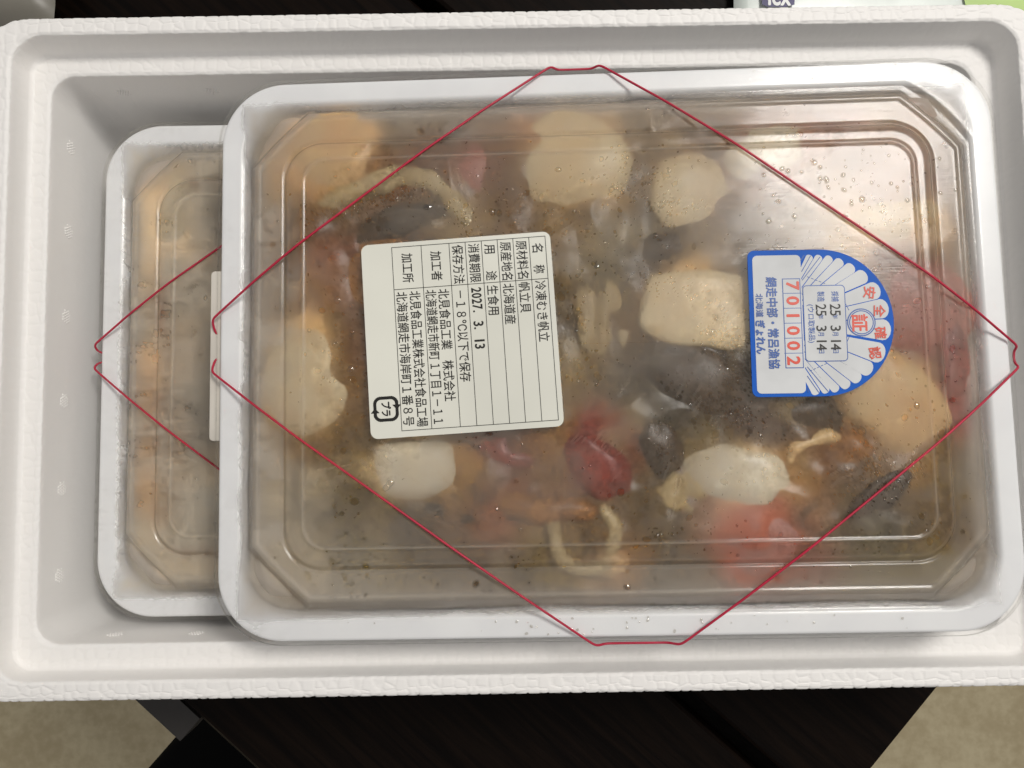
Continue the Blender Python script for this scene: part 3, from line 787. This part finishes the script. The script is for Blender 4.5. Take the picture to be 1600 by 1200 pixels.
# ================================================================== CONTENTS
def lump(name, mat, which, c, r, seed, amp=.12, freq=1.6, sup=2.0, rot=(0, 0, 0), sub=4, bend=0.0, sq=2.0):
    """lumpy super-ellipsoid centred at c (tray coordinates, mm) with radii r"""
    bm = bmesh.new(); bmesh.ops.create_icosphere(bm, subdivisions=sub, radius=1)
    for v in bm.verts:
        p = v.co.copy(); rad = (abs(p.x) ** sq + abs(p.y) ** sq) ** (1 / sq); den = (rad ** sup + abs(p.z) ** sup) ** (1 / sup); p = p / max(den, 1e-6)
        k = 1 + amp * mnoise.fractal(p * freq + Vector((seed * 3.1, seed, -seed)), 1.0, 2.0, 2) + amp * .18 * mnoise.noise(p * freq * 4 + Vector((seed, 0, 0)))
        p *= k
        q = Vector((p.x * r[0], p.y * r[1], p.z * r[2]))
        if bend: q.y += bend * (q.x / r[0]) ** 2
        v.co = q
    Mr = Matrix.Translation(Vector(c)) @ Matrix.Rotation(rot[2], 4, 'Z') @ Matrix.Rotation(rot[1], 4, 'Y') @ Matrix.Rotation(rot[0], 4, 'X'); Mi = Mr.inverted()
    for v in bm.verts:                 # pressed flat against the lid, kept inside the tray walls
        p = Mr @ v.co; d = min(HL - abs(p.x), HW - abs(p.y)); top = float(np.interp(d, [12, 18, 26, 31], [0, 3.2, 3.3, 5.7])); k = top - 1.6
        if p.z > k: p.z = k + 1.6 * (1 - math.exp(-(p.z - k) / 1.6))
        v.co = (Mi @ p) * S
    me = bpy.data.meshes.new(name); bm.to_mesh(me); bm.free()
    me.polygons.foreach_set('use_smooth', [True] * len(me.polygons)); me.materials.append(mat)
    M = local(which) @ Matrix.Translation(Vector(c)) @ Matrix.Rotation(rot[2], 4, 'Z') @ Matrix.Rotation(rot[1], 4, 'Y') @ Matrix.Rotation(rot[0], 4, 'X')
    o = bpy.data.objects.new(name, me); COL.objects.link(o)
    o.location = M.to_translation() * S; o.rotation_euler = M.to_euler(); return o
CREAM = [m_meat('cream_scallop_flesh', '#efdcb4', '#e6c998', '#d9b070', 45, .35, i * 1.7) for i in range(3)]
PALE = m_meat('pale_scallop_flesh', '#f0e6cf', '#e9d8b6', '#e0c48f', 45, .3, 9)
ORANGE = m_meat('orange_scallop_flesh', '#ecc98f', '#e2b478', '#cf8f4e', 50, .35, 5)
ROE = m_meat('red_roe', '#7c1808', '#94280e', '#560e05', 70, .35, 2)
PINK = m_meat('pink_roe', '#a85c4e', '#b46e5e', '#8c4436', 50, .4, 4)
DARK = m_meat('dark_viscera', '#3a2812', '#4c3418', '#1e150a', 80, .4, 3)
BROWN = m_meat('brown_mantle', '#8a5620', '#b0742c', '#5a3814', 70, .4, 6)
FRILL = m_meat('pale_mantle', '#cdb78a', '#b89a63', '#6a5028', 90, .4, 8)
G1 = 'scallop meats frozen in the trays'
def scallop(mat, c, r, seed, label, rot=(0, 0, 0), sup=2.3, amp=.08, which='upper', **kw):
    return tag(lump('scallop', mat, which, c, r, seed, amp, .9, sup, rot, **kw), label, 'scallop', G1)
scallop(ORANGE, (-97, 72, -3.8), (18, 16, 8.4), 1, 'cream scallop in the upper left corner of the upper tray', (0, R(-6), R(20)))
scallop(CREAM[1], (-10, 64, -3.0), (20, 21, 8.6), 2, 'large cream scallop above the white label at the top edge', (R(3), 0, R(70)), 2.3, .14, sq=2.8)
scallop(CREAM[0], (31, 52, -4.8), (17, 19, 8.2), 3, 'faint cream scallop deep in the broth, between top scallop and shell sticker', (0, R(6), 0), 2.2, .2)
scallop(CREAM[0], (-105, -9, -3.9), (18.5, 23, 8.8), 4, 'round bright cream scallop left of the white label', (0, 0, 0), 2.2, .07)
scallop(CREAM[2], (30, 11.5, -2.8), (20, 14, 9.0), 5, 'angular cream scallop touching the left edge of the blue sticker', (R(-3), R(4), R(-8)), 5.0, .13, sq=4.5)
scallop(PALE, (-68, -41, -3.3), (18.5, 12, 8.8), 6, 'oval cream scallop just below the recycling mark of the white label', (0, 0, R(6)), sq=2.8)
scallop(ORANGE, (94, -22, -3.1), (25, 16, 9.0), 7, 'large yellowish scallop below right of the blue sticker', (R(3), 0, R(-48)), 2.3, .15, sq=2.8)
scallop(PALE, (42, -47, -3.2), (21, 13, 8.8), 8, 'whitish scallop resting on the pink roe near the bottom', (0, R(-3), R(-14)), 2.3, .13)
scallop(CREAM[1], (98, 40, -5.0), (24, 12, 8.2), 9, 'faint cream scallop above right of the blue sticker', (0, 0, R(8)))
scallop(PALE, (58, 66, -5.2), (18, 13, 8.2), 10, 'blurred pinkish cream scallop near the top, left of the glare', (0, 0, R(10)))
def piece(kind, mat, c, r, seed, label, rot=(0, 0, 0), cat=None, **kw):
    return tag(lump(kind, mat, 'upper', c, r, seed, **{'amp': .16, 'freq': 1.3, **kw}, rot=rot), label, cat or kind.replace('_', ' '))
piece('scallop_roe', ROE, (-5, -41, -2.6), (16, 10, 8), 21, 'dark red roe lobe below the lower right corner of the white label', (0, 0, R(-46)))
piece('scallop_roe', PINK, (48, -69, -3.8), (27, 14, 7.2), 22, 'pink roe lobe under the whitish scallop at the bottom', (0, 0, R(8)))
piece('scallop_roe', PINK, (104, 12, -4), (22, 24, 8), 23, 'dull pink roe right of the blue sticker', (0, 0, R(20)))
piece('scallop_roe', ROE, (117, -8, -5), (7, 26, 7.6), 24, 'reddish roe strip along the right wall of the upper tray', (0, 0, 0))
piece('scallop_roe', ROE, (-38, -36, -4.6), (16, 8, 7.6), 25, 'brownish red roe partly under the bottom edge of the white label', (0, 0, R(-10)))
piece('scallop_roe', PINK, (-46, 63, -5.6), (15, 15, 8), 26, 'faint reddish roe at the top, left of the large cream scallop', (0, 0, 0))
piece('scallop_viscera', DARK, (25, -10, -2.5), (25, 14, 8), 31, 'dark brown gut disc below the angular cream scallop', (0, 0, R(-14)))
piece('scallop_viscera', DARK, (16, -34, -2.2), (8, 13, 7.6), 32, 'black gut patch right of the dark red roe', (0, 0, R(15)))
piece('scallop_viscera', DARK, (91, -52, -3.2), (19, 8, 7.6), 33, 'blackish gut streak in the lower right corner', (0, 0, R(33)))
piece('scallop_viscera', DARK, (-70, 47, -4.0), (27, 8, 7.8), 34, 'dark gut arc below the upper left scallop', (0, 0, R(14)), bend=-4)
piece('scallop_viscera', DARK, (20, 34, -4.6), (13, 8, 7.8), 35, 'grey black gut patch above the angular cream scallop', (0, 0, R(20)))
piece('scallop_viscera', DARK, (-52, -58, -5.4), (26, 9, 7.6), 36, 'dark mass along the bottom wall below the white label')
piece('scallop_viscera', DARK, (64, -26, -4.2), (20, 11, 7.6), 37, 'dark brown mass just below the blue sticker')
def frill(c_pts, rad, seed, label, mat=FRILL, flat=1.0):
    P = [Vector(p) for p in c_pts]; path = []
    for i in range(len(P) - 1):
        p0, p1, p2, p3 = P[max(i - 1, 0)], P[i], P[i + 1], P[min(i + 2, len(P) - 1)]
        for k_ in range(14):
            t = k_ / 14; path.append(.5 * ((2 * p1) + (p2 - p0) * t + (2 * p0 - 5 * p1 + 4 * p2 - p3) * t * t + (3 * p1 - p0 - 3 * p2 + p3) * t ** 3))
    path = [p + Vector((mnoise.noise(p * .12 + Vector((seed, 0, 0))), mnoise.noise(p * .12 + Vector((0, seed, 0))), 0)) * 1.8 for p in path]
    rr = [rad * (.9 + .3 * mnoise.noise(Vector((i * .08, seed, 0)))) * min(1, .35 + i * .06, .35 + (len(path) - i) * .06) for i in range(len(path))]
    V, F = tube(path, rr, 12)
    V = [(x + .5 * mnoise.noise(Vector((x, y, z)) * .5), y + .5 * mnoise.noise(Vector((y, x, z)) * .5), z) for x, y, z in V]
    o = obj('scallop_mantle', mesh_np('scallop_mantle', V, F), mat, None, *POSE['upper'])
    return tag(o, label, 'scallop mantle')
ringp = [(-10.5 + 10 * math.cos(a), -65 + 12 * math.sin(a), 1.0) for a in np.linspace(1.9, 7.2, 14)]
frill(ringp, 3.0, 41, 'pale curled ring of mantle at the bottom edge, below the dark red roe')
frill([(-106, 50, -2), (-94, 55, -.6), (-80, 60, .2), (-66, 62, .4), (-55, 55, .2), (-49, 44, -.4), (-47, 34, -3)], 5.0, 42, 'pale mantle strip arching above the dark gut arc, upper left')
frill([(-44, -50, -1.5), (-30, -56, 0), (-16, -55, .2), (-4, -58, -1.5)], 5.4, 43, 'orange brown mantle strip left of the curled ring', BROWN)
frill([(80, -36, 0), (72, -33, .5), (63, -37, 1), (60, -43, 1.6)], 3.2, 44, 'yellowish mantle tip at the right end of the whitish scallop', ORANGE)
piece('scallop_mantle', ORANGE, (-1, -74.5, -2.6), (6.5, 5.5, 6.2), 45, 'small orange ball of mantle inside the curled ring')
piece('scallop_mantle', BROWN, (-80, 27, -5), (20, 24, 8), 46, 'brown mantle mass left of the top of the white label')
piece('scallop_mantle', BROWN, (82, -38, -4), (11, 8, 7.4), 47, 'orange brown mantle below the large yellowish scallop')
piece('scallop_mantle', FRILL, (-2, 8, -5.4), (13, 26, 8.2), 48, 'greyish mantle folds between the white label and angular scallop', amp=.4, freq=2.6)
piece('scallop_mantle', FRILL, (22, -52, -3.6), (11, 10, 8), 49, 'pale mantle flap left of the whitish scallop', amp=.35, freq=2.6)
# the congealed, frozen mass of trimmings in between, which cannot be told apart piece by piece
ZONES = [(float(a), float(b), c) for a, b, c in (q.split(',') for q in (
    '-117,74,b59a70 -100,81,d8b078 -87,80,d6b27c -73,82,8a7c66 -55,79,7a6a52 -41,79,7c6248 -25,80,a87a4a -9,80,cdb083 4,77,b59a70 16,78,86765c 34,76,8c6f52 54,75,8f6a58 80,72,9a7468 107,74,a08478 '
    '-114,58,b8945e -96,59,c09a60 -78,67,7a5430 -59,65,6e4a34 -46,60,7e3c2e -34,60,6a4a36 -21,62,b89c6c -3,59,b0966a 13,63,74624a 26,58,a8906a 39,55,9a7c62 57,54,8f7468 79,51,9c8a80 105,53,a48c88 '
    '122,50,6a4434 -119,39,9a7e5c -105,46,6a4c2e -87,50,5c4024 -69,49,4e3a22 -55,51,948058 -46,46,a48c60 -32,46,6e5438 -15,41,8a7450 3,42,5a4e3a 17,44,4e4638 32,39,8f7a56 47,39,6e6050 '
    '65,40,8a7a6a 87,35,c0a680 109,37,cbb088 123,28,84663a -116,25,8a6a4a -100,27,80501e -87,27,7a4c20 -69,26,7a5430 -42,26,7a6440 -11,22,6e5c38 0,24,8a8060 12,26,6a5234 31,21,d8b880 45,28,5a4a34 '
    '77,13,8a7060 103,21,8a6a66 116,12,98564c -123,7,a08a60 -107,7,d2b47c -89,6,6e4e28 -56,1,6e5830 -11,4,4a3c22 -0,6,7a6440 11,2,5a452c 24,-5,2c2218 39,-6,2a2014 49,-15,3a2a1a 76,-7,7a5c48 '
    '102,2,8a6260 121,-8,98402c 110,-8,b89060 -123,-15,ad9668 -107,-16,d2b47c -89,-16,7a5e38 -47,-21,6e5030 -12,-13,8a7650 1,-12,5a5040 14,-18,4a4436 29,-21,3c3222 49,-26,4a3628 66,-26,584834 '
    '83,-24,c0985c 100,-20,d0a868 117,-25,8a3a26 -123,-37,a4946c -109,-33,8a7048 -92,-31,5c4a26 -74,-38,cdb684 -56,-41,b08a48 -43,-32,602418 -28,-35,7a5232 -19,-33,9a7a48 -6,-35,7c1e12 '
    '6,-36,8a5620 16,-34,28220e 29,-36,857650 41,-45,cdb894 61,-45,a07a3c 74,-35,6a4424 84,-46,5e4a34 99,-42,b08a58 112,-46,6a5c3c -120,-55,aca692 -105,-55,aca692 -87,-53,5c5030 -70,-54,443418 '
    '-52,-54,5a4018 -37,-56,8a5418 -24,-57,9a6a28 -6,-57,6a5428 9,-55,5a4a2e 22,-58,60543a 32,-58,b08a78 47,-64,b0604c 66,-60,8a6858 81,-59,5c5844 94,-57,36322a 106,-59,6a5424 -120,-74,b8b4a4 '
    '-105,-74,b4ae98 -87,-75,807440 -70,-75,6a5a30 -52,-75,5a4820 -35,-76,4a3a1c -20,-72,8a7a48 -10,-66,4c4020 -2,-74,c89448 10,-74,4a3e22 27,-75,5a4a34 46,-77,9a4c38 65,-77,84584a 82,-78,7a7258 '
    '101,-78,80785a ').split())]
ZLOW = [(float(a), float(b), c) for a, b, c in (q.split(',') for q in (
    '-112,80,b59a70 -108,60,ecd09c -104,40,dcbc84 -110,20,a08a68 -112,0,a88658 -112,-20,a07a48 -112,-50,9c7c50 -112,-75,a89878 -95,75,a08c68 -90,55,8a8070 -90,30,a09888 -90,5,9c9484 '
    '-90,-20,8c8474 -90,-50,b0a48c -90,-75,b4a688 -60,70,a09070 -60,30,9a8e78 -60,-20,988c78 -60,-60,b0a488 0,60,a09070 0,0,988a70 0,-60,a09070 60,40,988a70 60,-40,988a70 100,0,988a70').split())]
TRIM = NT('frozen_scallop_trimmings'); at_ = TRIM.n('ShaderNodeAttribute', attribute_name='tone')
TRIM = TRIM.done(TRIM.principled(at_.outputs['Color'], .33, TRIM.bump(TRIM.noise(TRIM.coord(), 160, 2, .5), .3, .001)))
def samp(A, x, y): return A[np.clip((y / GS + GY / 2).astype(int), 0, GY - 1), np.clip((x / GS + GX / 2).astype(int), 0, GX - 1)]
def trimmings(which, zones, label, seed, dense=1.0, stain=False):
    rs_ = np.random.default_rng(seed)
    nx, ny, nc = int(300 * dense), int(205 * dense), 22; rr_ = []; D = []
    for d in np.r_[np.arange(11.3, 100, .75 / dense), 100.38]:
        p = ring(-HL + d, HL - d, -HW + d, HW - d, min(max(7, 22 - .5 * d), max(.05, HW - d - .02)), nx, ny, nc); rr_.append(np.c_[p, np.zeros(len(p))]); D.append(np.full(len(p), d))
    V, F = loft(rr_); D = np.concatenate(D); x, y = V[:, 0], V[:, 1]
    h1, h2, h3 = fbm(rs_, 20, 2), fbm(rs_, 24, 2), fbm(rs_, 8, 1)
    rid = 1 - np.clip(np.abs(samp(h2, x, y) - .5) * 7, 0, 1)
    base = np.interp(D, [11.3, 13, 16.5, 25, 30, 40], [-4.5, -2.2, .2, .6, 1.6, 2.0])
    V[:, 2] = base + np.clip((samp(h1, x, y) - .5) * 6, -2.2, 2.0) + rid * .9 + (samp(h3, x, y) - .5) * 1.0 * (D > 15)
    V[:, 2] = np.minimum(V[:, 2], np.interp(D, [11, 16, 18, 26, 30, 40], [-2.6, 1.6, 3.0, 3.2, 5.4, 5.4]))
    wx, wy = (samp(fbm(rs_, 20, 3), x, y) - .5) * 16, (samp(fbm(rs_, 20, 3), x, y) - .5) * 16
    C = np.zeros((len(V), 3)); W_ = np.full(len(V), 1e-9)
    for zx, zy, hx in zones:
        d2 = (x + wx - zx) ** 2 + (y + wy - zy) ** 2; k = np.exp(-d2 / (2 * 6.5 ** 2)) + 1e-6 * np.exp(-d2 / 2000); C += k[:, None] * np.array(lin(hx)[:3]); W_ += k
    C /= W_[:, None]
    g_ = C.mean(1, keepdims=True); C = np.clip(g_ + (C - g_) * (1.5 - .55 * sst(g_, .08, .26) - (.25 if stain else 0)), .003, 1) * ((.60 if which == 'upper' else .85) + .56 * samp(fbm(rs_, 14, 3), x, y))[:, None]
    C *= 1 + .8 * sst(C.mean(1), .12, .32)[:, None]
    C *= np.array([1.12, 1.0, .84])
    vein = np.clip(1 - np.abs(samp(fbm(rs_, 22, 2), x, y) - .5) * 12, 0, 1) * sst(samp(fbm(rs_, 30, 2), x, y), .45, .65) * .7
    C = C * (1 - .75 * vein[:, None]) + np.array(lin('3a2a12')[:3]) * .75 * vein[:, None]
    fat = np.clip((samp(fbm(rs_, 16, 2), x, y) - .64) * 5, 0, 1) * .4
    C = C * (1 - fat[:, None]) + np.array(lin('c4ac7c')[:3]) * fat[:, None]
    if stain:      # brown juice that has gathered along the inner ridge
        st = np.exp(-((D - 26.5) / 2.2) ** 2) * sst(samp(fbm(rs_, 30, 3), x, y), .25, .5) * .95
        C = C * (1 - st[:, None]) + np.array(lin('9c5410')[:3]) * st[:, None]
    fr = np.maximum(1 - sst(D, 14, 21), sst(np.abs(x) + np.abs(y), HL + HW - 54, HL + HW - 42))[:, None] * .85; C = C * (1 - fr) + np.array(lin('aea69e')[:3]) * fr
    o = obj('scallop_trimmings', mesh_np('scallop_trimmings', V, F, True), TRIM, None, *POSE[which])
    ca = o.data.attributes.new('tone', 'FLOAT_COLOR', 'POINT'); ca.data.foreach_set('color', np.c_[C, np.ones(len(C))].astype(np.float32).ravel())
    tag(o, label, 'scallop trimmings', kind='stuff')
trimmings('upper', ZONES, 'mottled brown frozen mass of scallop trimmings filling the upper tray', 21)
trimmings('lower', ZLOW, 'tan frozen mass of scallop trimmings under the frosted lower lid', 22, .7, True)
scallop(CREAM[1], (-108, 58, -5.2), (11, 26, 8), 51, 'cream scallop under the frost in the lower tray', which='lower')
scallop(PALE, (-88, -48, -4.8), (15, 16, 8), 52, 'pale scallop under the frosted lower lid near its bottom corner', which='lower')

# ================================================================== SURROUNDINGS AT THE TOP EDGE
# printed pouch beyond the far side of the box
pouch = tag(empty('printed_pouch', (190, 258, 0), (0, 0, R(-2))), 'pale glossy printed pouch behind the box at top right', 'pouch')
POUCH = m_plain('pale_pouch_film', '#e2eae4', .3); NAVY = m_plain('navy_print', '#231a5e', .3); GREEN = m_plain('green_print', '#c4e28c', .3); WHITEP = m_plain('white_print', '#eef0ee', .3)
def pillow(x0, x1, y0, y1, h, nx=26, ny=18, pw=.4, wb=1.2):
    V, F = [], []
    for s_ in (1, -1):
        for j in range(ny + 1):
            for i in range(nx + 1):
                u, v = i / nx, j / ny; b = (math.sin(math.pi * u) * math.sin(math.pi * v)) ** pw
                wob = mnoise.noise(Vector((u * 6, v * 5, s_))) * wb
                V.append((x0 + (x1 - x0) * u, y0 + (y1 - y0) * v, max(.3, h * .5 + s_ * (h * .5 * b) + wob * b * (s_ > 0)) + (.15 if s_ > 0 else 0)))
    n = (nx + 1) * (ny + 1)
    for s_ in range(2):
        for j in range(ny):
            for i in range(nx):
                a = s_ * n + j * (nx + 1) + i; f = (a, a + 1, a + nx + 2, a + nx + 1); F.append(f if s_ == 0 else f[::-1])
    return V, F
V, F = pillow(-80, 90, -66, 60, 12, 60, 60, .1, .25); obj('pouch_film', mesh_np('pouch_film', V, F), POUCH, pouch)
J = Join(); pts = [(-68.6, -60.2), (-66, -61.2), (-58, -61.2), (-53.6, -60), (-53, -45), (-69.5, -45)]; poly(J, pts, 12.55); J.obj('navy_patch', NAVY, pouch, False)
J = Join(); put(J, 'lex', -65.6, -55.5, -56, 9, 12.7, .03, 'num'); J.obj('white_letters', WHITEP, pouch, False)
J = Join(); poly(J, [(26, -59.5), (40, -62), (70, -62), (75, -20), (18, -20)], 12.55); J.obj('green_patch', GREEN, pouch, False)
# grey plastic bag at the top left
GREY = m_plain('grey_plastic_bag', '#7c786e', .4, .3, 120)
V, F = pillow(-70, 26, -34, 70, 34, 24, 24)
V = [(x + 3 * mnoise.noise(Vector((y * .06, z * .1, 2))), y, z) for x, y, z in V]
o = obj('plastic_bag', mesh_np('plastic_bag', V, F), GREY, None, (-236, 224, 0), (0, 0, R(8)))
tag(o, 'grey crumpled plastic bag at the top left corner behind the box', 'bag')
